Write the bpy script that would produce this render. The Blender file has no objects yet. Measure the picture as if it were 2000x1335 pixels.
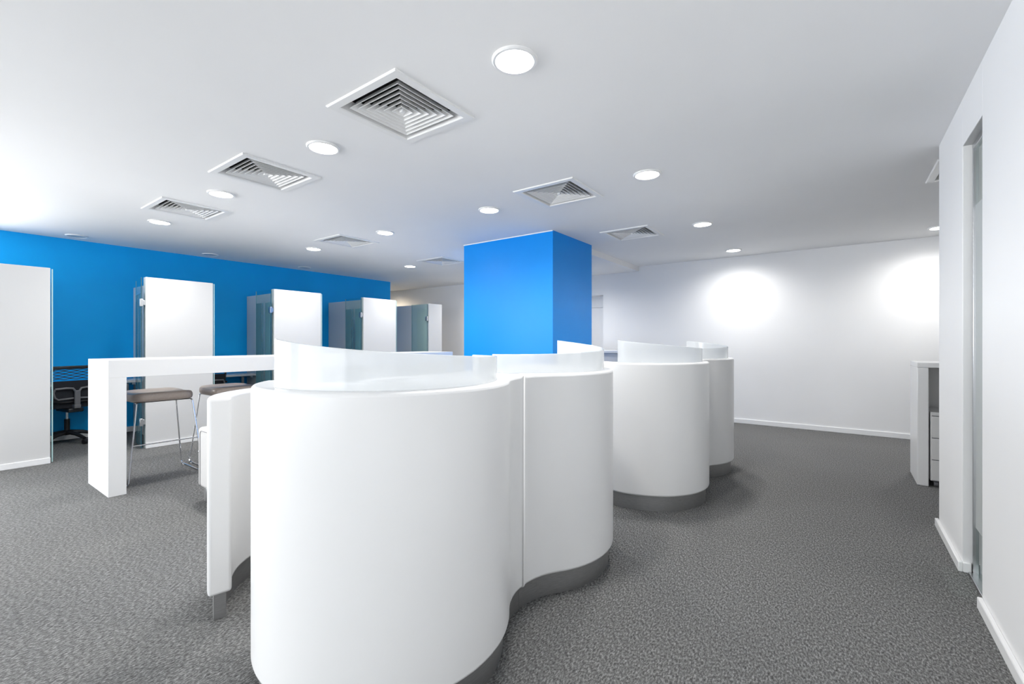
import bpy, bmesh, math
from mathutils import Vector, Matrix
PI = math.pi
sc = bpy.context.scene
C = sc.collection
R = math.radians

# ------------------------------------------------------------------ camera, world, light, exposure
H = 2.635                      # ceiling height
EYE = 1.28
cd = bpy.data.cameras.new('camera')
cam = bpy.data.objects.new('camera', cd); C.objects.link(cam)
cd.sensor_fit = 'HORIZONTAL'; cd.sensor_width = 36.0; cd.lens = 880.0 / 2000.0 * 36.0
cd.clip_start = 0.02
cam.location = (0, 0, EYE)
cam.rotation_euler = (R(90), 0, math.atan2(642, 880))
sc.camera = cam

w = bpy.data.worlds.new('world'); sc.world = w; w.use_nodes = True
bg = w.node_tree.nodes['Background']
bg.inputs[0].default_value = (0.72, 0.86, 1.0, 1); bg.inputs[1].default_value = 1.0

def area(name, loc, rot, sx, sy, power, col):
    l = bpy.data.lights.new(name, 'AREA'); l.shape = 'RECTANGLE'; l.size = sx; l.size_y = sy
    l.energy = power; l.color = col
    o = bpy.data.objects.new(name, l); C.objects.link(o); o.location = loc; o.rotation_euler = rot
    return o
# daylight entering by the window front at the left, behind the camera's field of view
NEAR, WY0, WY1 = -5.6, -4.9, 0.10
DAY = (0.985, 0.992, 1.0)
area('daylight_fill_area', (-8.48, (WY0 + WY1) / 2, 1.40), (R(-100), 0, R(90)), WY1 - WY0, 2.2, 322, DAY)
# frontal fill light, by an added, unseen window behind the camera
area('daylight_fill_area', (-3.2, NEAR - 0.25, 1.45), (R(97), 0, 0), 6.4, 2.0, 145, DAY)

sc.view_settings.view_transform = 'Standard'
sc.view_settings.look = 'None'
sc.view_settings.exposure = 0.84
sc.view_settings.gamma = 1.0
sc.view_settings.use_curve_mapping = False
sc.cycles.diffuse_bounces = 7
sc.cycles.max_bounces = 14
sc.cycles.caustics_reflective = False
sc.cycles.caustics_refractive = False

# ------------------------------------------------------------------ materials
def mat(name, col, rough=0.5, metal=0.0, spec=0.5, coat=0.0):
    m = bpy.data.materials.new(name); m.use_nodes = True
    b = m.node_tree.nodes['Principled BSDF']
    b.inputs['Base Color'].default_value = (*col, 1)
    b.inputs['Roughness'].default_value = rough
    b.inputs['Metallic'].default_value = metal
    b.inputs['Specular IOR Level'].default_value = spec
    b.inputs['Coat Weight'].default_value = coat
    b.inputs['Coat Roughness'].default_value = 0.08
    return m

def grain(m, scale, amount, bump=0.0, stretch=(1, 1, 1), detail=2.0):
    """soft procedural variation of the base colour plus fine relief"""
    nt = m.node_tree; b = nt.nodes['Principled BSDF']
    col = tuple(b.inputs['Base Color'].default_value)
    tc = nt.nodes.new('ShaderNodeTexCoord'); mp = nt.nodes.new('ShaderNodeMapping')
    mp.inputs['Scale'].default_value = stretch
    n = nt.nodes.new('ShaderNodeTexNoise'); n.inputs['Scale'].default_value = scale; n.inputs['Detail'].default_value = detail
    r = nt.nodes.new('ShaderNodeValToRGB')
    r.color_ramp.elements[0].position = 0.3; r.color_ramp.elements[1].position = 0.7
    r.color_ramp.elements[0].color = tuple(c * (1 - amount) for c in col[:3]) + (1,)
    r.color_ramp.elements[1].color = tuple(min(1, c * (1 + amount)) for c in col[:3]) + (1,)
    nt.links.new(tc.outputs['Object'], mp.inputs[0]); nt.links.new(mp.outputs[0], n.inputs['Vector'])
    nt.links.new(n.outputs['Fac'], r.inputs[0]); nt.links.new(r.outputs[0], b.inputs['Base Color'])
    if bump:
        bp = nt.nodes.new('ShaderNodeBump'); bp.inputs['Strength'].default_value = bump; bp.inputs['Distance'].default_value = 0.002
        nt.links.new(n.outputs['Fac'], bp.inputs['Height']); nt.links.new(bp.outputs[0], b.inputs['Normal'])
    return m

def emis(name, col, s):
    m = bpy.data.materials.new(name); m.use_nodes = True
    nt = m.node_tree; nt.nodes.clear()
    o = nt.nodes.new('ShaderNodeOutputMaterial'); e = nt.nodes.new('ShaderNodeEmission')
    e.inputs[0].default_value = (*col, 1); e.inputs[1].default_value = s
    nt.links.new(e.outputs[0], o.inputs[0])
    return m

def front_only(nt, f):
    """mirror share of the outer face only (a thin sheet has no total reflection inside)"""
    g = nt.nodes.new('ShaderNodeNewGeometry'); i = nt.nodes.new('ShaderNodeMath'); i.operation = 'SUBTRACT'; i.inputs[0].default_value = 1.0
    m = nt.nodes.new('ShaderNodeMath'); m.operation = 'MULTIPLY'
    nt.links.new(g.outputs['Backfacing'], i.inputs[1]); nt.links.new(i.outputs[0], m.inputs[0]); nt.links.new(f.outputs[0], m.inputs[1])
    return m.outputs[0]

def glass(name, tint, refl=1.0):
    """thin architectural glass: tinted see-through plus Fresnel mirror"""
    m = bpy.data.materials.new(name); m.use_nodes = True
    nt = m.node_tree; nt.nodes.clear()
    o = nt.nodes.new('ShaderNodeOutputMaterial')
    t = nt.nodes.new('ShaderNodeBsdfTransparent'); t.inputs[0].default_value = (*tint, 1)
    g = nt.nodes.new('ShaderNodeBsdfGlossy'); g.inputs['Roughness'].default_value = 0.01
    g.inputs[0].default_value = (refl, refl, refl, 1)
    f = nt.nodes.new('ShaderNodeFresnel'); f.inputs[0].default_value = 1.45
    x = nt.nodes.new('ShaderNodeMixShader')
    nt.links.new(front_only(nt, f), x.inputs[0]); nt.links.new(t.outputs[0], x.inputs[1]); nt.links.new(g.outputs[0], x.inputs[2])
    nt.links.new(x.outputs[0], o.inputs[0])
    return m

def frosted(name, col, through, clear, gloss=0.12):
    """satin acrylic: diffuse white, light passing through, a little clear view and gloss"""
    m = bpy.data.materials.new(name); m.use_nodes = True
    nt = m.node_tree; nt.nodes.clear()
    o = nt.nodes.new('ShaderNodeOutputMaterial')
    d = nt.nodes.new('ShaderNodeBsdfDiffuse'); d.inputs[0].default_value = (*col, 1)
    tl = nt.nodes.new('ShaderNodeBsdfTranslucent'); tl.inputs[0].default_value = (*col, 1)
    tp = nt.nodes.new('ShaderNodeBsdfTransparent')
    g = nt.nodes.new('ShaderNodeBsdfGlossy'); g.inputs['Roughness'].default_value = gloss
    a = nt.nodes.new('ShaderNodeMixShader'); a.inputs[0].default_value = through
    b = nt.nodes.new('ShaderNodeMixShader'); b.inputs[0].default_value = clear
    c = nt.nodes.new('ShaderNodeMixShader'); f = nt.nodes.new('ShaderNodeFresnel'); f.inputs[0].default_value = 1.4
    nt.links.new(d.outputs[0], a.inputs[1]); nt.links.new(tl.outputs[0], a.inputs[2])
    nt.links.new(a.outputs[0], b.inputs[1]); nt.links.new(tp.outputs[0], b.inputs[2])
    nt.links.new(front_only(nt, f), c.inputs[0]); nt.links.new(b.outputs[0], c.inputs[1]); nt.links.new(g.outputs[0], c.inputs[2])
    nt.links.new(c.outputs[0], o.inputs[0])
    return m

def carpet():
    m = mat('carpet', (0.12, 0.12, 0.12), 0.95, spec=0.1)
    nt = m.node_tree; b = nt.nodes['Principled BSDF']
    tc = nt.nodes.new('ShaderNodeTexCoord')
    n1 = nt.nodes.new('ShaderNodeTexNoise'); n1.inputs['Scale'].default_value = 135; n1.inputs['Detail'].default_value = 4; n1.inputs['Roughness'].default_value = 0.72
    mp = nt.nodes.new('ShaderNodeMapping'); mp.inputs['Scale'].default_value = (1.0, 0.45, 1.0); mp.inputs['Rotation'].default_value = (0, 0, R(28))
    n2 = nt.nodes.new('ShaderNodeTexNoise'); n2.inputs['Scale'].default_value = 1.1; n2.inputs['Detail'].default_value = 3
    r1 = nt.nodes.new('ShaderNodeValToRGB')
    e = r1.color_ramp.elements
    e[0].position = 0.30; e[0].color = (0.028, 0.028, 0.028, 1)
    e[1].position = 0.72; e[1].color = (0.40, 0.40, 0.395, 1)
    k = e.new(0.5); k.color = (0.148, 0.148, 0.146, 1)
    r2 = nt.nodes.new('ShaderNodeValToRGB')
    r2.color_ramp.elements[0].color = (0.82, 0.82, 0.82, 1); r2.color_ramp.elements[1].color = (1, 1, 1, 1)
    mx = nt.nodes.new('ShaderNodeMix'); mx.data_type = 'RGBA'; mx.blend_type = 'MULTIPLY'; mx.inputs['Factor'].default_value = 1
    bp = nt.nodes.new('ShaderNodeBump'); bp.inputs['Strength'].default_value = 0.25; bp.inputs['Distance'].default_value = 0.003
    L = nt.links.new
    L(tc.outputs['Object'], mp.inputs[0]); L(mp.outputs[0], n1.inputs['Vector']); L(tc.outputs['Object'], n2.inputs['Vector'])
    L(n1.outputs['Fac'], r1.inputs[0]); L(n2.outputs['Fac'], r2.inputs[0])
    L(r1.outputs[0], mx.inputs['A']); L(r2.outputs[0], mx.inputs['B']); L(mx.outputs['Result'], b.inputs['Base Color'])
    L(n1.outputs['Fac'], bp.inputs['Height']); L(bp.outputs[0], b.inputs['Normal'])
    return m

M = {
    'wall': grain(mat('white_wall_paint', (0.83, 0.83, 0.83), 0.6, spec=0.3), 1.5, 0.012),
    'ceiling': grain(mat('white_ceiling_paint', (0.86, 0.86, 0.86), 0.85, spec=0.15), 1.2, 0.012),
    'blue_wall': grain(mat('blue_wall_paint_light_tinted', (0.0005, 0.37, 0.84), 0.5, spec=0.22), 2.0, 0.03),  # cyan shift puts the wall's differing light into the colour
    'blue_pillar': grain(mat('blue_satin_panel_light_tinted', (0.0005, 0.265, 0.80), 0.33, spec=0.22), 2.0, 0.02),  # differs from the wall's blue by lighting, held here in the colour
    'trim': mat('white_satin_trim', (0.84, 0.84, 0.84), 0.35),
    'gloss': grain(mat('white_gloss_lacquer', (0.77, 0.77, 0.767), 0.28, spec=0.5), 2.0, 0.008),
    'panel': grain(mat('white_laminate', (0.64, 0.637, 0.632), 0.32), 2.0, 0.008),
    'steel': grain(mat('brushed_dark_steel', (0.40, 0.40, 0.40), 0.40, metal=0.9), 30, 0.12, stretch=(1, 1, 18)),
    'chrome': mat('chrome', (0.80, 0.80, 0.82), 0.08, metal=1.0),
    'alu': mat('satin_aluminium', (0.62, 0.63, 0.64), 0.28, metal=1.0),
    'taupe': grain(mat('taupe_leather', (0.33, 0.275, 0.24), 0.33, spec=0.5), 60, 0.06, bump=0.08),
    'black': mat('black_plastic', (0.012, 0.013, 0.016), 0.42),
    'blackfab': grain(mat('black_seat_fabric', (0.012, 0.014, 0.02), 0.85), 220, 0.3, bump=0.3),
    'greyp': mat('mid_grey_plastic', (0.16, 0.16, 0.17), 0.4),
    'vent': mat('white_powder_coat', (0.82, 0.82, 0.815), 0.4),
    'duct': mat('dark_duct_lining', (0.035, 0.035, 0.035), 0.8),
    'lamp': emis('lit_diffuser', (1.0, 0.985, 0.96), 14.0),
    'warmlamp': emis('lit_warm_diffuser', (1.0, 0.86, 0.68), 14.0),
    'unlit': mat('unlit_opal_diffuser', (0.50, 0.53, 0.54), 0.35),
    'glass': glass('clear_glass', (0.86, 0.94, 0.93)),
    'window_glass': glass('colourless_window_glass', (0.985, 0.985, 0.985)),
    'edge': mat('green_tinted_glass_edge', (0.42, 0.60, 0.60), 0.15),
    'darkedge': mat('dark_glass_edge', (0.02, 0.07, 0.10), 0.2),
    'refl_stripes': frosted('teal_reflection_stripes', (0.14, 0.32, 0.38), 0.4, 0.35),  # teal stripes imitate reflections in the glass leaves
    'acrylic': frosted('satin_acrylic', (0.76, 0.78, 0.79), 0.38, 0.30),
    'frost': frosted('frosted_glass_film', (0.66, 0.69, 0.68), 0.45, 0.10, 0.55),
    'leather': grain(mat('white_leather', (0.52, 0.51, 0.50), 0.42), 50, 0.02, bump=0.05),
    'door': mat('white_door', (0.80, 0.80, 0.80), 0.4),
    'carpet': carpet(),
    'worktop': mat('white_worktop', (0.82, 0.82, 0.82), 0.22),
}

# ------------------------------------------------------------------ mesh helpers
class MB:
    """collects geometry for ONE mesh"""
    def __init__(s): s.v = []; s.f = []
    def box(s, x0, x1, y0, y1, z0, z1):
        b = len(s.v)
        s.v += [(x, y, z) for z in (z0, z1) for x, y in ((x0, y0), (x1, y0), (x1, y1), (x0, y1))]
        s.f += [tuple(b + i for i in q) for q in ((3, 2, 1, 0), (4, 5, 6, 7), (0, 1, 5, 4), (1, 2, 6, 5), (2, 3, 7, 6), (3, 0, 4, 7))]
        return s
    def prism(s, poly, z0, z1):
        b = len(s.v); n = len(poly)
        s.v += [(x, y, z0) for x, y in poly] + [(x, y, z1) for x, y in poly]
        s.f += [tuple(b + i for i in range(n - 1, -1, -1)), tuple(b + n + i for i in range(n))]
        s.f += [(b + i, b + (i + 1) % n, b + n + (i + 1) % n, b + n + i) for i in range(n)]
        return s
    def strip(s, outer, inner, z0, z1):
        """wall of given plan between two paths; z1 a number or a list along the path"""
        b = len(s.v); n = len(outer)
        zt = z1 if isinstance(z1, (list, tuple)) else [z1] * n
        for i in range(n):
            s.v += [(*outer[i], z0), (*outer[i], zt[i]), (*inner[i], zt[i]), (*inner[i], z0)]
        for i in range(n - 1):
            p = b + 4 * i; q = p + 4
            s.f += [(p, q, q + 1, p + 1), (p + 1, q + 1, q + 2, p + 2), (p + 2, q + 2, q + 3, p + 3), (p + 3, q + 3, q, p)]
        e = b + 4 * (n - 1)
        s.f += [(b, b + 1, b + 2, b + 3), (e + 3, e + 2, e + 1, e)]
        return s
    def tube(s, pts, r, seg=8, r1=None):
        pts = [Vector(p) for p in pts]; n = len(pts); b = len(s.v)
        t = [(pts[min(i + 1, n - 1)] - pts[max(i - 1, 0)]).normalized() for i in range(n)]
        up = Vector((0, 0, 1)) if abs(t[0].z) < 0.9 else Vector((1, 0, 0))
        u = t[0].cross(up).normalized()
        for i in range(n):
            u = (u - t[i] * u.dot(t[i])).normalized(); wv = t[i].cross(u)
            rr = r if r1 is None else r + (r1 - r) * i / (n - 1)
            for k in range(seg):
                a = 2 * PI * k / seg
                s.v.append(tuple(pts[i] + (u * math.cos(a) + wv * math.sin(a)) * rr))
        for i in range(n - 1):
            for k in range(seg):
                a = b + i * seg + k; c = b + i * seg + (k + 1) % seg
                s.f.append((a, c, c + seg, a + seg))
        s.f += [tuple(b + k for k in range(seg - 1, -1, -1)), tuple(b + (n - 1) * seg + k for k in range(seg))]
        return s
    def lathe(s, prof, seg=24, c=(0, 0, 0), sup=None, hx=1, hy=1):
        """rings of (scale, z); circle, or super-ellipse of exponent sup"""
        b = len(s.v)
        for r, z in prof:
            for k in range(seg):
                a = 2 * PI * k / seg; ca, sa = math.cos(a), math.sin(a)
                if sup:
                    ca = math.copysign(abs(ca) ** (2 / sup), ca); sa = math.copysign(abs(sa) ** (2 / sup), sa)
                s.v.append((c[0] + r * hx * ca, c[1] + r * hy * sa, c[2] + z))
        m = len(prof)
        for i in range(m - 1):
            for k in range(seg):
                a = b + i * seg + k; d = b + i * seg + (k + 1) % seg
                s.f.append((a, d, d + seg, a + seg))
        s.f += [tuple(b + k for k in range(seg - 1, -1, -1)), tuple(b + (m - 1) * seg + k for k in range(seg))]
        return s

def link(name, mb, m, parent=None, smooth=False, bevel=0, seg=2, loc=None, label=None, seam=False):
    me = bpy.data.meshes.new(name)
    me.from_pydata(mb.v, [], mb.f); me.update()
    bm = bmesh.new(); bm.from_mesh(me); bmesh.ops.recalc_face_normals(bm, faces=bm.faces); bm.to_mesh(me); bm.free()
    me.materials.append(M[m])
    o = bpy.data.objects.new(name, me); C.objects.link(o)
    if parent is not None: o.parent = parent
    if loc: o.location = loc
    if smooth:
        for p in me.polygons: p.use_smooth = True
    if bevel:
        bv = o.modifiers.new('bevel', 'BEVEL'); bv.width = bevel; bv.segments = seg; bv.limit_method = 'ANGLE'; bv.angle_limit = R(32)
    if bevel and seam:
        bv.limit_method = 'WEIGHT'
        bm = bmesh.new(); bm.from_mesh(me)
        lay = bm.edges.layers.float.new('bevel_weight_edge')
        for e in bm.edges:
            if len(e.link_faces) == 2 and e.calc_face_angle() > R(32) and not all(abs(q.co.y) < 0.02 for q in e.verts): e[lay] = 1.0
        bm.to_mesh(me); bm.free()
    if smooth or bevel:
        for p in me.polygons: p.use_smooth = True
        try:
            me.set_sharp_from_angle(angle=R(35))
        except Exception:
            pass
    if label: o['label'] = label
    return o

def tag(o, label, cat, group=None):
    o['label'] = label; o['category'] = cat
    if group: o['group'] = group
    return o
def struct(o, label=None):
    o['kind'] = 'structure'
    if label: o['label'] = label
    return o
def thing(name, label, cat, loc=(0, 0, 0), rz=0, group=None):
    o = bpy.data.objects.new(name, None); C.objects.link(o)
    o.empty_display_size = 0.1; o.location = loc; o.rotation_euler = (0, 0, rz)
    return tag(o, label, cat, group)
def dup(root, loc, label, rz=None):
    r = root.copy(); C.objects.link(r); r.location = loc; r['label'] = label
    if rz is not None: r.rotation_euler = (0, 0, rz)
    for ch in list(root.children):
        c = ch.copy(); C.objects.link(c); c.parent = r
        for g in list(ch.children):
            d = g.copy(); C.objects.link(d); d.parent = c
    return r
def arc(cx, cy, r, a0, a1, n):
    return [(cx + r * math.cos(R(a0 + (a1 - a0) * i / n)), cy + r * math.sin(R(a0 + (a1 - a0) * i / n))) for i in range(n + 1)]

# ------------------------------------------------------------------ the room
XL, XR, YF = -8.22, 0.55, 7.88          # blue wall, right wall, far wall
XE, XW = 3.0, -10.6                     # room limits beyond the two side walls
struct(link('floor', MB().box(XW, XE, NEAR - 0.5, YF + 0.6, -0.06, 0.0), 'carpet'))

VENTS = [(-2.083, 1.762), (-3.760, 1.770), (-5.412, 1.770), (-2.082, 3.584), (-2.105, 5.436), (-5.381, 3.594), (-5.406, 5.425), (0.885, 4.870)]
VH = 0.262                              # half of the opening above a diffuser
xs = sorted({XW, XE} | {round(x + s * VH, 4) for x, _ in VENTS for s in (-1, 1)})
ys = sorted({NEAR - 0.5, YF + 0.6} | {round(y + s * VH, 4) for _, y in VENTS for s in (-1, 1)})
mb = MB(); idx = {}
for i, x in enumerate(xs):
    for j, y in enumerate(ys):
        idx[i, j] = len(mb.v); mb.v.append((x, y, H))
for i in range(len(xs) - 1):
    for j in range(len(ys) - 1):
        cx, cy = (xs[i] + xs[i + 1]) / 2, (ys[j] + ys[j + 1]) / 2
        if any(abs(cx - vx) < VH and abs(cy - vy) < VH for vx, vy in VENTS): continue
        mb.f.append((idx[i, j], idx[i, j + 1], idx[i + 1, j + 1], idx[i + 1, j]))
struct(link('ceiling', mb, 'ceiling'))
struct(link('ceiling_slab', MB().box(XW, XE, NEAR - 0.5, YF + 0.6, H + 0.32, H + 0.42), 'ceiling'), 'concrete slab hidden above the ceiling')

ZT = H + 0.32
struct(link('wall_left', MB().box(XL - 0.13, XL, WY1, 6.604, 0, ZT), 'blue_wall'), 'long cyan blue wall behind the cubicles')
struct(link('baseboard_left', MB().box(XL, XL + 0.016, WY1, 6.604, 0, 0.075), 'trim', bevel=0.004))
# far wall with a doorway half hidden by the blue pillar
DX0, DX1, DZ = -4.52, -3.62, 2.17
struct(link('wall_far', MB().box(XW, DX0, YF, YF + 0.12, 0, ZT).box(DX1, XE, YF, YF + 0.12, 0, ZT).box(DX0, DX1, YF, YF + 0.12, DZ, ZT), 'wall'), 'plain white far wall')
struct(link('baseboard_far', MB().box(DX1, XE, YF - 0.016, YF, 0, 0.07), 'trim', bevel=0.004))
struct(link('baseboard_corridor', MB().box(XW, DX0, YF - 0.016, YF, 0, 0.07), 'trim', bevel=0.004))
struct(link('doorway_light_backing', MB().box(DX0 - 0.1, DX1 + 0.1, YF + 0.28, YF + 0.33, 0, 2.4), 'wall'))  # added backing that keeps world light out of the doorway gap
d = bpy.data.objects.new('door_2', None); C.objects.link(d); d.location = (0, 0, 0); struct(d, 'white door in the far wall beside the blue pillar')
link('leaf', MB().box(DX0, DX1, YF + 0.20, YF + 0.24, 0.005, 1.945), 'door', d, bevel=0.004)
link('transom', MB().box(DX0, DX1, YF + 0.20, YF + 0.24, 1.95, DZ), 'door', d, bevel=0.004)
link('frame', MB().box(DX1, DX1 + 0.03, YF + 0.12, YF + 0.26, 0, DZ).box(DX0 - 0.03, DX0, YF + 0.12, YF + 0.26, 0, DZ).box(DX0 - 0.03, DX1 + 0.03, YF + 0.12, YF + 0.26, DZ, DZ + 0.03), 'trim', d)
# right wall with the narrow glazed opening
GY0, GY1, GZ = 3.085, 3.52, 2.372
XB = XR + 0.11
CY = 4.262                              # the wall's far corner
struct(link('wall_right', MB().box(XR, XB, NEAR - 0.3, GY0, 0, ZT).box(XR, XB, GY1, CY, 0, ZT).box(XR, XB, GY0, GY1, GZ, ZT), 'wall', bevel=0.003), 'white wall at the right with a narrow glazed opening')
BR = 0.055
struct(link('baseboard_right', MB().box(XR - 0.02, XR, NEAR, GY0 - 0.008, 0, BR), 'trim', bevel=0.004), 'near white baseboard at the right')
struct(link('baseboard_right', MB().box(XR - 0.02, XR, GY1 - 0.016, CY + 0.02, 0, BR).box(XR, XR + 0.035, GY1 - 0.016, GY1, 0, BR), 'trim', bevel=0.004), 'short white baseboard between glazed opening and corner')
struct(link('wall_corridor', MB().box(XB, XE, CY - 0.11, CY, 0, ZT), 'wall'))
struct(link('wall_side_room', MB().box(XB, XE, 1.6, 1.7, 0, ZT), 'wall'), 'wall of the room behind the glazed opening')
struct(link('wall_side', MB().box(XE, XE + 0.1, NEAR, YF, 0, ZT), 'wall'))
struct(link('baseboard_side_room', MB().box(XB, XE, CY - 0.126, CY - 0.11, 0, BR), 'trim', bevel=0.004))
struct(link('wall_corridor_end', MB().box(XW - 0.1, XW, 5.2, YF, 0, ZT).box(XW, XL - 0.13, 5.1, 5.2, 0, ZT), 'wall'))
g = bpy.data.objects.new('door_1', None); C.objects.link(g); g.location = (XR + 0.05, GY0, 0); struct(g, 'narrow frosted glass door in the right wall')
gw = GY1 - GY0
link('frame', MB().box(-0.012, 0.022, gw - 0.022, gw, 0, GZ), 'alu', g, bevel=0.002)
link('frame', MB().box(-0.012, 0.022, 0, 0.022, 0, GZ), 'alu', g, bevel=0.002)
link('threshold', MB().box(-0.03, 0.04, 0.022, gw - 0.022, 0, 0.012), 'alu', g, bevel=0.002)
link('head_rail', MB().box(-0.012, 0.022, 0.022, gw - 0.022, GZ - 0.03, GZ), 'alu', g, bevel=0.002)
link('glass_pane', MB().box(0, 0.010, 0.022, gw - 0.022, 0.012, GZ - 0.03), 'glass', g)
link('frosted_film', MB().box(-0.0014, -0.0004, 0.022, gw - 0.022, 0.262, 2.03), 'frost', g)
# window front at the left outside the picture (source of the daylight)
struct(link('wall_near', MB().box(XL - 0.13, -6.5, NEAR - 0.42, NEAR - 0.3, 0, ZT).box(0.1, XE, NEAR - 0.42, NEAR - 0.3, 0, ZT).box(-6.5, 0.1, NEAR - 0.42, NEAR - 0.3, 0, 0.4).box(-6.5, 0.1, NEAR - 0.42, NEAR - 0.3, 2.5, ZT), 'wall'))
struct(link('wall_window', MB().box(XL - 0.43, XL - 0.3, WY0, WY1, 0, 0.30).box(XL - 0.43, XL - 0.3, WY0, WY1, 2.5, ZT).box(XL - 0.43, XL, WY0 - 0.13, WY0, 0, ZT).box(XL - 0.43, XL - 0.13, WY1, WY1 + 0.13, 0, ZT).box(XL - 0.13, XL, NEAR, WY0 - 0.13, 0, ZT), 'wall'))
def window(name, loc, rz, width, z0, z1, n, label):
    o = bpy.data.objects.new(name, None); C.objects.link(o); o.location = loc; o.rotation_euler = (0, 0, rz); struct(o, label)
    link('frame', MB().box(0, width, -0.03, 0.03, z0, z0 + 0.05).box(0, width, -0.03, 0.03, z1 - 0.05, z1), 'alu', o)
    for k in range(n + 1):
        x = (width - 0.05) * k / n
        link('mullion', MB().box(x, x + 0.05, -0.03, 0.03, z0 + 0.05, z1 - 0.05), 'alu', o)
    for k in range(n):
        x = (width - 0.05) * k / n + 0.05
        link('pane', MB().box(x, x + (width - 0.05) / n - 0.05, -0.004, 0.004, z0 + 0.05, z1 - 0.05), 'window_glass', o)
window('window_1', (XL - 0.18, WY0, 0), R(90), WY1 - WY0, 0.30, 2.5, 4, 'window front left of the blue wall, outside the picture')
window('window_added_fill', (-6.5, NEAR - 0.18, 0), 0, 6.6, 0.40, 2.5, 5, 'added window front behind the camera, unseen, for frontal fill')  # invented window around the frontal fill light
# soffit from the pillar to the far wall
struct(link('trim_1', MB().box(-4.26, -2.93, 5.76, YF, 2.548, H + 0.01), 'ceiling', bevel=0.002), 'lowered white soffit running from pillar to far wall')
# blue pillar
PX0, PX1, PY0, PY1 = -4.262, -2.818, 4.70, 5.76
p = struct(link('wall_pillar', MB().box(PX0, PX1, PY0, PY1, 0, H), 'blue_pillar', bevel=0.003), 'broad bright blue pillar in the middle of the room')
link('ceiling_bead', MB().box(PX0 - 0.004, PX1 + 0.001, PY0 - 0.006, PY0, H - 0.011, H), 'trim', p)
link('corner_bead', MB().box(PX1 - 0.012, PX1 + 0.004, PY0 - 0.004, PY0 + 0.012, 0, H - 0.011), 'blue_pillar', p, bevel=0.0015)
link('baseboard', MB().box(PX0 - 0.012, PX1 + 0.012, PY0 - 0.012, PY1 + 0.012, 0, 0.06), 'trim', p)

# ------------------------------------------------------------------ ceiling diffusers
def frustum(r0, z0, r1, z1, t):
    m = MB()
    for (a, z) in ((r0, z0), (r1, z1), (r1 - t, z1), (r0 - t, z0)):
        m.v += [(-a, -a, z), (a, -a, z), (a, a, z), (-a, a, z)]
    for k in range(4):
        for i in range(4):
            j = (i + 1) % 4
            m.f.append((4 * k + i, 4 * k + j, 4 * ((k + 1) % 4) + j, 4 * ((k + 1) % 4) + i))
    return m
vlab = ['largest square ceiling diffuser, nearest the camera and beside the biggest round light',
        'square louvred ceiling diffuser second nearest, between two lights of the left row',
        'square ceiling diffuser farthest left, above the blue wall cubicles',
        'square ceiling diffuser just in front of the blue pillar',
        'square ceiling diffuser right of the blue pillar, by the soffit',
        'small square ceiling diffuser above the white cubicle panels, left of the pillar',
        'smallest distant square ceiling diffuser touching the left edge of the blue pillar',
        'square ceiling diffuser half hidden behind the right wall corner']
def make_vent(loc, label):
    v = thing('ceiling_vent', label, 'air vent', loc, 0, 'square ceiling diffusers')
    fr = MB()
    o, i = 0.303, 0.247
    fr.v += [(s[0] * r, s[1] * r, z) for r, z in ((o, 0.0), (o, -0.005), (o - 0.006, -0.010), (i + 0.006, -0.010), (i, -0.004), (i - 0.012, 0.055), (i - 0.002, 0.055), (i + 0.008, 0.0)) for s in ((-1, -1), (1, -1), (1, 1), (-1, 1))]
    for k in range(8):
        for q in range(4):
            fr.f.append((4 * k + q, 4 * k + (q + 1) % 4, 4 * ((k + 1) % 8) + (q + 1) % 4, 4 * ((k + 1) % 8) + q))
    link('frame', fr, 'vent', v)
    n = 6
    for k in range(n):
        r = 0.212 - k * 0.0335
        link('vane', frustum(r, -0.004, r - 0.030, 0.038, 0.004), 'vent', v)
    cp = MB(); cp.v = [(s[0] * r, s[1] * r, z) for r, z in ((0.012, -0.006), (0.013, 0.03)) for s in ((-1, -1), (1, -1), (1, 1), (-1, 1))]
    cp.f = [(3, 2, 1, 0), (4, 5, 6, 7)] + [(q, (q + 1) % 4, 4 + (q + 1) % 4, 4 + q) for q in range(4)]
    link('centre_cap', cp, 'vent', v)
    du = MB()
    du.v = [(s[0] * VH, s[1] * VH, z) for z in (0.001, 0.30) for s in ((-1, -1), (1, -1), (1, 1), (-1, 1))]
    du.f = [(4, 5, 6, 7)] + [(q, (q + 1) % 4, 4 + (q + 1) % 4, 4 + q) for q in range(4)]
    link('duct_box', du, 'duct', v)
    return v
v0 = make_vent((*VENTS[0], H), vlab[0])
for q, l in zip(VENTS[1:], vlab[1:]): dup(v0, (*q, H), l)

# ------------------------------------------------------------------ ceiling lights
LAMP_W = 54.0
def make_light(loc, label, lamp='lamp', group='round ceiling lights'):
    t = thing('ceiling_light', label, 'ceiling light', loc, 0, group)
    link('trim_ring', MB().lathe([(0.110, 0.0), (0.110, -0.006), (0.104, -0.012), (0.093, -0.012), (0.088, -0.004), (0.088, 0.0)], 40), 'vent', t, smooth=True)
    link('diffuser', MB().lathe([(0.089, -0.0045), (0.089, -0.0065), (0.084, -0.0075)], 40), lamp, t)
    if lamp != 'unlit':
        ld = bpy.data.lights.new('lamp_light', 'SPOT'); ld.energy = LAMP_W; ld.spot_size = R(166); ld.spot_blend = 1.0; ld.shadow_soft_size = 0.085
        ld.color = (1.0, 0.985, 0.96) if lamp == 'lamp' else (1.0, 0.84, 0.64)
        lo = bpy.data.objects.new('lamp_light', ld); C.objects.link(lo); lo.parent = t; lo.location = (0, 0, -0.03)
    return t
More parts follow.
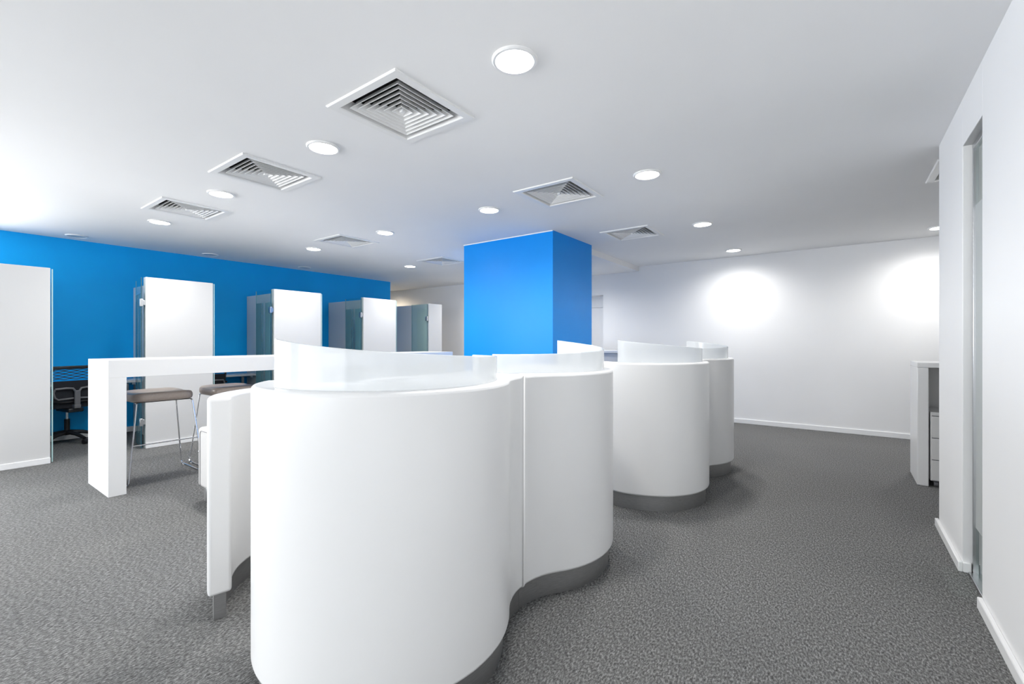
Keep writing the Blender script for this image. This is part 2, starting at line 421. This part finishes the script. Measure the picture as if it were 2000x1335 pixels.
lights = [(-1.266, 1.757, 'biggest round lit ceiling light, nearest the camera at top centre'),
          (-2.909, 1.760, 'round lit ceiling light left of the largest diffuser'),
          (-4.570, 1.758, 'round lit ceiling light between the two left diffusers'),
          (-6.205, 1.765, 'round lit ceiling light farthest left, below the leftmost diffuser'),
          (-1.263, 3.585, 'round lit ceiling light right of the diffuser before the pillar'),
          (-2.911, 3.594, 'round lit ceiling light just above the blue pillar front'),
          (-4.555, 3.580, 'round lit ceiling light right of the diffuser above the cubicles'),
          (-6.190, 3.592, 'small round lit ceiling light left of the diffuser above the cubicles'),
          (-1.283, 5.470, 'second round lit ceiling light of the right hand row'),
          (-6.220, 5.435, 'small round lit ceiling light left of the smallest diffuser'),
          (-1.278, 7.290, 'round lit ceiling light nearest the far white wall'),
          (0.948, 7.281, 'round lit ceiling light only peeping out behind the right wall corner')]
l0 = make_light((lights[0][0], lights[0][1], H), lights[0][2])
for x, y, l in lights[1:]: dup(l0, (x, y, H), l)
dup(l0, (-4.555, 5.45, H), 'added unseen round ceiling light hidden by the left side of the blue pillar')  # added at a free grid spot to brighten left of the pillar
dup(l0, (-6.20, 7.29, H), 'added unseen round ceiling light by the far wall, hidden by the blue pillar')  # unseen lamp added to brighten the far wall beyond the pillar
dup(l0, (-3.70, 6.80, 2.548), 'added unseen round light in the soffit, hidden by the blue pillar')  # extra lamp added to lift the dark area under the soffit
dup(l0, (1.9, 2.7, H), 'added unseen round ceiling light inside the side room behind the frosted door')  # added lamp that brightens the room seen through the glass
make_light((-9.45, 7.25, H), 'warm round ceiling light hidden behind the end of the blue wall', 'warmlamp')
u0 = make_light((-7.885, 1.374, H), 'unlit round ceiling light over the blue wall, largest of three', 'unlit', 'unlit round ceiling lights')
dup(u0, (-7.882, 2.883, H), 'unlit round ceiling light over the blue wall, middle of three')
dup(u0, (-7.878, 4.398, H), 'unlit round ceiling light over the blue wall, farthest of three')

# ------------------------------------------------------------------ the curved counters
RL, RF, SP = 0.51, 0.3456, 0.525        # lobe radius, valley fillet, half distance of the lobe centres
TA = math.degrees(math.atan2(SP, -0.874 + 1.55))   # where lobe and valley meet
ZB, ZTOP = 0.115, 1.12
def lobe_path(off, a0, s):
    """outline from the lobe's back end to the valley; origin midway between the lobes, s = -1 near lobe, +1 far lobe"""
    r = RL - off; f = RF + off
    P = arc(0, -SP, r, a0, 360 + TA, 72)
    P += arc(0.676, 0.0, f, 180 + TA, 180.0 + 0.05, 14)[1:]
    return [(x, -s * y) for x, y in P]
def make_counter(loc, label, slab, zs):
    t = thing('curved_counter', label, 'counter', loc, 0, 'curved reception counters')
    for s in (-1, 1):
        A0 = 218
        w_ = link('curved_panel', MB().strip(lobe_path(0, A0, s), lobe_path(0.14, A0, s), ZB, ZTOP), 'gloss', t, bevel=0.014, seg=3, seam=True)
        link('plinth', MB().strip(lobe_path(0.028, A0 + 2, s), lobe_path(0.11, A0 + 2, s), 0.0, ZB + 0.004), 'steel', t, smooth=True)
        n = 72
        a0, a1 = 263, 440
        zt = [zs[1] + (zs[0] - zs[1]) * (1 - i / n) ** 2.3 for i in range(n + 1)]
        fl = lambda q: [(x, -s * y) for x, y in q]
        link('screen', MB().strip(fl(arc(0, -SP, 0.458, a0, a1, n)), fl(arc(0, -SP, 0.450, a0, a1, n)), ZTOP - 0.001, zt), 'acrylic', t, bevel=0.002, seg=1, label='low curved frosted screen on the counter top')
        link('worktop', MB().prism(fl(arc(0, -SP, 0.375, 236, 405, 40)), 0.70, 0.73), 'worktop', t, bevel=0.004)
    link('ledge', MB().box(-0.12, 0.308, -0.32, 0.32, ZTOP - 0.04, ZTOP - 0.0015), 'gloss', t)
    return t
make_counter((-1.55, 1.765, 0), 'large white two lobed curved counter in the foreground', '', (1.292, 1.217))
make_counter((-1.365, 4.339, 0), 'smaller looking white two lobed curved counter farther back', '', (1.294, 1.219))

# low curved partition left of the near counter
cp = thing('curved_partition', 'low white curved partition with a steel foot, left of the foreground counter', 'partition', (-2.2, 1.765, 0))
def cpath(r, a0=256.8):
    k = math.degrees(math.acos(max(-1, min(1, (0.405) / r))))
    P = arc(0, -0.405, r, a0, 90 + k, 40)
    return P + [(x, -y) for x, y in reversed(P[:-1])]
link('curved_panel', MB().strip(cpath(0.535), cpath(0.44), ZB, 1.02), 'gloss', cp, bevel=0.014, seg=3)
link('plinth', MB().strip(cpath(0.512, 255.5), cpath(0.463, 255.5), 0, ZB + 0.004), 'steel', cp, smooth=True)

# ------------------------------------------------------------------ cubicle partitions along the blue wall
XP = -6.75
def make_partition(y0, y1, label, refl_stripes=True, right=True, left=True, ys=None, swing=0):
    t = thing('cubicle_partition', label, 'partition', (XP, y0, 0), 0, 'white cubicle partitions')
    wd = y1 - y0
    link('front_board', MB().box(-0.08, 0, 0, wd, 0.0, 2.062), 'panel', t, bevel=0.004)
    link('baseboard', MB().box(0, 0.013, 0, wd, 0, 0.062), 'trim', t, bevel=0.004)
    a, b = ys if ys else (wd / 2 - 0.115, wd / 2 + 0.115)
    link('side_wall', MB().box(XL - XP + 0.001, -0.08, a, b, 0.0, 2.058), 'panel', t, bevel=0.003)
    def leaf(y, side):
        gl = link('glass_leaf', MB().box(-0.458, 0, 0, 0.010, 0.010, 2.052), 'glass', t, loc=(-0.012, y, 0))
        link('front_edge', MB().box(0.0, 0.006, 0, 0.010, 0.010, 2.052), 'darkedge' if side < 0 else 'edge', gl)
        link('rear_edge', MB().box(-0.462, -0.458, 0, 0.010, 0.010, 2.052), 'edge', gl)
        if side < 0:
            gl.rotation_euler = (0, 0, -R(swing))
            for z in (0.318, 1.752):
                link('hinge', MB().box(-0.043, 0.010, -0.012, 0.022, z - 0.045, z + 0.045).box(-0.028, 0, 0.010, 0.044, z - 0.03, z + 0.03), 'alu', gl, bevel=0.003)
            if refl_stripes:
                for q0, q1 in ((-0.450, -0.278), (-0.256, -0.223), (-0.168, -0.008)):
                    link('reflection_stripe', MB().box(q0, q1, -0.0016, -0.0004, 0.02, 1.865), 'refl_stripes', gl)  # thin sheets that paint the reflected teal onto the glass
    if left: leaf(-0.043, -1)
    if right: leaf(wd + 0.010, 1)
    return t
make_partition(0.245, 0.972, 'white cubicle partition at the left edge of the picture', refl_stripes=False)
make_partition(1.780, 2.500, 'white cubicle partition behind the first bar stool', swing=8)
make_partition(3.300, 4.045, 'white cubicle partition rising behind the left end of the curved screen')
make_partition(4.842, 5.552, 'white cubicle partition in front of the end of the blue wall')
make_partition(6.396, 6.760, 'narrowest white cubicle partition, last of the row and nearest the pillar', refl_stripes=False, right=False, ys=(0.10, 0.33))

# desks fixed between the cubicle partitions
dl = ['white wall desk under the blue wall in the first cubicle', 'white wall desk in the second cubicle, seen beneath the bar table',
      'white wall desk in the third cubicle', 'white wall desk in the last cubicle']
for k, (a, b) in enumerate(((0.724, 2.024), (2.256, 3.556), (3.789, 5.081), (5.313, 6.495))):
    t = thing('wall_desk', dl[k], 'desk', (XL + 0.018, a, 0), 0, 'cubicle desks')
    link('worktop', MB().box(0, 0.40, 0.002, b - a - 0.002, 0.728, 0.762), 'worktop', t, bevel=0.003)
    for yy in (0.06, b - a - 0.10):
        link('bracket', MB().box(0.0, 0.03, yy, yy + 0.04, 0.45, 0.727).box(0.03, 0.34, yy, yy + 0.04, 0.697, 0.727), 'alu', t)

# ------------------------------------------------------------------ bar table
BX0, BX1, BY0, BY1, BZ = -5.515, -4.865, 1.036, 5.11, 1.128
t = thing('bar_table', 'long glossy white bar table with slab legs', 'table', (BX0, BY0, 0))
bw, bl = BX1 - BX0, BY1 - BY0
link('tabletop', MB().box(0, bw, 0, bl, BZ - 0.145, BZ), 'gloss', t, bevel=0.0015, seg=1)
link('leg', MB().box(0, bw, 0, 0.118, 0, BZ - 0.1451), 'gloss', t, bevel=0.0008, seg=1)
link('leg', MB().box(0, bw, bl - 0.118, bl, 0, BZ - 0.1451), 'gloss', t, bevel=0.0008, seg=1)

# ------------------------------------------------------------------ bar stools
def sled(y, ty):
    """bent rod: seat, down, along the floor, up"""
    P = []
    def corner(a, b, c, r=0.03):
        a, b, c = Vector(a), Vector(b), Vector(c)
        p0 = b + (a - b).normalized() * r; p1 = b + (c - b).normalized() * r
        return [p0.lerp(b, 0.0)] + [((1 - k) ** 2) * p0 + 2 * k * (1 - k) * b + k * k * p1 for k in (0.25, 0.5, 0.75)] + [p1]
    a = (0.19, ty, 0.722); b = (0.215, ty, 0.722); c = (0.287, y, 0.008); dd = (-0.287, y, 0.008); e = (-0.215, ty, 0.722); f = (-0.19, ty, 0.722)
    P = [Vector(a)] + corner(a, b, c, 0.012) + corner(b, c, dd) + corner(c, dd, e) + corner(dd, e, f, 0.012) + [Vector(f)]
    return P
def make_stool(loc, label):
    t = thing('bar_stool', label, 'stool', loc, 0, 'bar stools at the bar table')
    se = MB().lathe([(0.86, 0.726), (0.95, 0.728), (0.985, 0.738), (1.0, 0.752), (1.0, 0.768), (0.985, 0.784), (0.95, 0.796), (0.88, 0.802), (0.70, 0.796), (0.45, 0.790), (0.15, 0.787), (0.01, 0.786)], 56, sup=5.0, hx=0.255, hy=0.242)
    se.v = [(x, y, z + 0.018 * (x / 0.255) ** 2 * (1 if z > 0.76 else 0.4)) for x, y, z in se.v]
    s = link('seat', se, 'taupe', t, smooth=True)
    link('button', MB().lathe([(0.016, 0.786), (0.014, 0.7905), (0.006, 0.7925)], 14), 'taupe', s, smooth=True)
    for sg in (-1, 1):
        fr = link('sled_frame', MB().tube(sled(sg * 0.287, sg * 0.215), 0.0065, 8), 'chrome', t, smooth=True)
        for gx in (-0.22, 0.22):
            link('glide', MB().box(gx - 0.018, gx + 0.018, sg * 0.287 - 0.008, sg * 0.287 + 0.008, 0.0, 0.006), 'trim', fr)
    k = (0.35 - 0.008) / 0.714
    fx, fy = 0.287 + (0.215 - 0.287) * k, 0.287 + (0.215 - 0.287) * k
    link('footrest', MB().tube([(fx, -fy, 0.35), (fx, fy, 0.35)], 0.0065, 8), 'chrome', t, smooth=True)
    link('seat_rail', MB().box(-0.20, 0.20, -0.215, 0.215, 0.7235, 0.7275), 'black', t)
    return t
s0 = make_stool((-5.348, 1.503, 0), 'taupe leather bar stool beside the near leg of the bar table')
dup(s0, (-5.342, 2.147, 0), 'second taupe bar stool, its seat half hidden by the low curved partition')
dup(s0, (-5.345, 2.800, 0), 'third taupe bar stool, only its seat edge showing beside the curved screen')

# ------------------------------------------------------------------ office chairs
def make_chair(loc, rz, label):
    """faces -x, the back is at +x"""
    t = thing('office_chair', label, 'chair', loc, rz, 'black mesh office chairs')
    link('seat', MB().lathe([(0.85, 0.455), (0.97, 0.462), (1.0, 0.48), (0.99, 0.505), (0.93, 0.522), (0.6, 0.526), (0.05, 0.522)], 40, c=(-0.02, 0, 0), sup=4, hx=0.235, hy=0.245), 'blackfab', t, smooth=True)
    bx = lambda z: 0.235 + 0.05 * (z - 0.55)
    wy = lambda z: 0.205 + 0.035 * min(1, (z - 0.52) / 0.3)
    loop = []
    for i in range(48):
        a = 2 * PI * i / 48; ca, sa = math.cos(a), math.sin(a)
        z = 0.755 + 0.218 * math.copysign(abs(sa) ** 0.35, sa); y = wy(z) * math.copysign(abs(ca) ** 0.35, ca)
        loop.append((bx(z), y, z))
    bf = link('back_frame', MB().tube(loop + loop[:2], 0.013, 8), 'black', t, smooth=True)
    link('top_rail', MB().box(bx(0.955) - 0.012, bx(0.955) + 0.012, -0.225, 0.225, 0.945, 0.984), 'black', bf, bevel=0.006)
    for k in range(7):                          # open wavy weave of the upper back
        z = 0.935 - k * 0.0185
        link('mesh_band', MB().tube([(bx(z) + 0.002, -0.228 + 0.456 * i / 40, z + 0.0052 * (1 if k % 2 else -1) * math.cos(i * PI / 5)) for i in range(41)], 0.0042, 5), 'black', t, smooth=True)
    link('back_fabric', MB().box(bx(0.67) - 0.004, bx(0.67) + 0.006, -0.225, 0.225, 0.545, 0.80), 'blackfab', t, bevel=0.003)
    lum = link('lumbar_bracket', MB().tube([(0.262, -0.20, 0.705), (0.268, -0.10, 0.712), (0.275, -0.04, 0.705), (0.280, -0.018, 0.670), (0.276, 0, 0.60), (0.262, 0, 0.53)], 0.013, 8)
               .tube([(0.262, 0.20, 0.705), (0.268, 0.10, 0.712), (0.275, 0.04, 0.705), (0.280, 0.018, 0.670), (0.276, 0, 0.60), (0.262, 0, 0.53)], 0.013, 8)
               .tube([(0.262, -0.20, 0.705), (0.262, -0.215, 0.66), (0.258, -0.20, 0.60), (0.258, -0.17, 0.575), (0.262, 0, 0.585), (0.258, 0.17, 0.575), (0.258, 0.20, 0.60), (0.262, 0.215, 0.66), (0.262, 0.20, 0.705)], 0.011, 8), 'greyp', t, smooth=True)
    link('spine', MB().box(0.262, 0.292, -0.028, 0.028, 0.50, 0.68), 'greyp', t, bevel=0.008)
    link('spine_joint', MB().box(0.215, 0.296, -0.032, 0.032, 0.455, 0.505), 'greyp', t, bevel=0.008)
    link('mechanism', MB().box(-0.10, 0.25, -0.075, 0.075, 0.405, 0.456), 'black', t, bevel=0.012)
    link('gas_lift', MB().lathe([(0.015, 0.30), (0.015, 0.406)], 16), 'chrome', t, smooth=True)
    link('lift_sleeve', MB().lathe([(0.030, 0.10), (0.027, 0.302)], 16), 'black', t, smooth=True)
    for s in (-1, 1):
        ar = link('armrest', MB().tube([(0.05, s * 0.24, 0.47), (0.05, s * 0.285, 0.50), (0.03, s * 0.29, 0.60), (0.02, s * 0.285, 0.655)], 0.014, 8), 'black', t, smooth=True)
        link('arm_pad', MB().box(-0.11, 0.12, s * 0.285 - 0.035, s * 0.285 + 0.035, 0.652, 0.678), 'black', ar, bevel=0.01)
    for k in range(5):
        a = R(14 + 72 * k); ca, sa = math.cos(a), math.sin(a)
        bl_ = link('base_leg', MB().tube([(0.02 * ca, 0.02 * sa, 0.135), (0.15 * ca, 0.15 * sa, 0.118), (0.29 * ca, 0.29 * sa, 0.072)], 0.030, 8, r1=0.017), 'black', t, smooth=True)
        cx_, cy_ = 0.30 * ca, 0.30 * sa; tx, ty_ = -sa, ca
        link('caster', MB().tube([(cx_ - tx * 0.024, cy_ - ty_ * 0.024, 0.029), (cx_ + tx * 0.024, cy_ + ty_ * 0.024, 0.029)], 0.029, 14), 'black', bl_, smooth=True)
    return t
c0 = make_chair((-7.955, 1.295, 0), R(10), 'black mesh office chair between the leftmost partition and the bar table leg')
dup(c0, (-7.80, 2.725, 0), 'black mesh office chair in the second cubicle, glimpsed under the bar tabletop', R(2))

# ------------------------------------------------------------------ white armchair behind the curved partition
t = thing('armchair', 'white leather armchair on metal feet, a sliver beside the low curved partition', 'armchair', (-4.19, 1.44, 0))
for k, x0 in enumerate((0, 0)):
    y0 = 0 if k == 0 else 0.62
    ap = link('arm', MB().box(0, 0.66, y0, y0 + 0.13, 0.118, 0.597), 'leather', t, bevel=0.03, seg=4)
    link('piping', MB().tube([(0.055, y0 - 0.001, 0.13), (0.055, y0 - 0.001, 0.55), (0.075, y0 - 0.001, 0.572), (0.60, y0 - 0.001, 0.572)], 0.003, 6), 'greyp', ap)
    link('stud', MB().lathe([(0.006, 0), (0.004, 0.006)], 10, c=(0.04, y0 - 0.003, 0.405)), 'chrome', ap)
link('seat_cushion', MB().box(0.02, 0.60, 0.132, 0.618, 0.14, 0.42), 'leather', t, bevel=0.03, seg=3)
link('backrest', MB().box(0.54, 0.70, 0.132, 0.618, 0.14, 0.74), 'leather', t, bevel=0.035, seg=3)
for x0 in (0.045, 0.575):
    for y0 in (0.03, 0.68):
        link('foot', MB().box(x0, x0 + 0.045, y0, y0 + 0.045, 0, 0.12), 'alu', t, bevel=0.003)

# ------------------------------------------------------------------ high desk and drawer unit behind the right wall corner
t = thing('high_desk', 'white high desk with a slab leg, at the right wall corner', 'desk', (0.553, 5.40, 0))
link('desktop', MB().box(0, 1.6, 0, 0.50, 1.052, 1.097), 'gloss', t, bevel=0.004)
link('leg', MB().box(0, 0.078, 0, 0.50, 0, 1.051), 'gloss', t, bevel=0.006)
link('leg', MB().box(1.522, 1.6, 0, 0.50, 0, 1.051), 'gloss', t, bevel=0.006)
link('back_panel', MB().box(0.079, 1.521, 0.46, 0.478, 0.30, 1.051), 'panel', t)
link('foot_glide', MB().lathe([(0.014, 0.0), (0.014, 0.006)], 12, c=(0.012, 0.012, 0)), 'greyp', t)
t = thing('drawer_unit', 'white drawer unit on casters under the high desk', 'cabinet', (0.642, 5.385, 0))
link('body', MB().box(0, 0.42, 0.02, 0.44, 0.055, 0.660), 'panel', t, bevel=0.003)
for z0, z1 in ((0.064, 0.240), (0.246, 0.432), (0.438, 0.626)):
    dr = link('drawer', MB().box(0.008, 0.412, 0.0, 0.019, z0, z1), 'panel', t, bevel=0.002)
    link('finger_pull', MB().box(0.008, 0.412, 0.003, 0.018, z1, z1 + 0.0045), 'black', dr)
for x in (0.04, 0.38):
    for y in (0.06, 0.39):
        link('caster', MB().tube([(x - 0.014, y, 0.026), (x + 0.014, y, 0.026)], 0.026, 14), 'greyp', t, smooth=True)
        link('caster_fork', MB().box(x - 0.018, x + 0.018, y - 0.012, y + 0.012, 0.045, 0.056), 'black', t)

# ------------------------------------------------------------------ white counter in front of the far wall
t = thing('wall_counter', 'white bar height counter under the soffit by the far wall', 'counter', (-4.50, 7.20, 0))
link('countertop', MB().box(0, 1.62, 0, 0.40, 1.09, 1.135), 'gloss', t, bevel=0.004)
link('end_panel', MB().box(0, 0.06, 0, 0.40, 0, 1.089), 'gloss', t, bevel=0.004)
link('end_panel', MB().box(1.56, 1.62, 0, 0.40, 0, 1.089), 'gloss', t, bevel=0.004)
link('front_panel', MB().box(0.061, 1.559, 0.02, 0.04, 0.02, 1.089), 'panel', t)
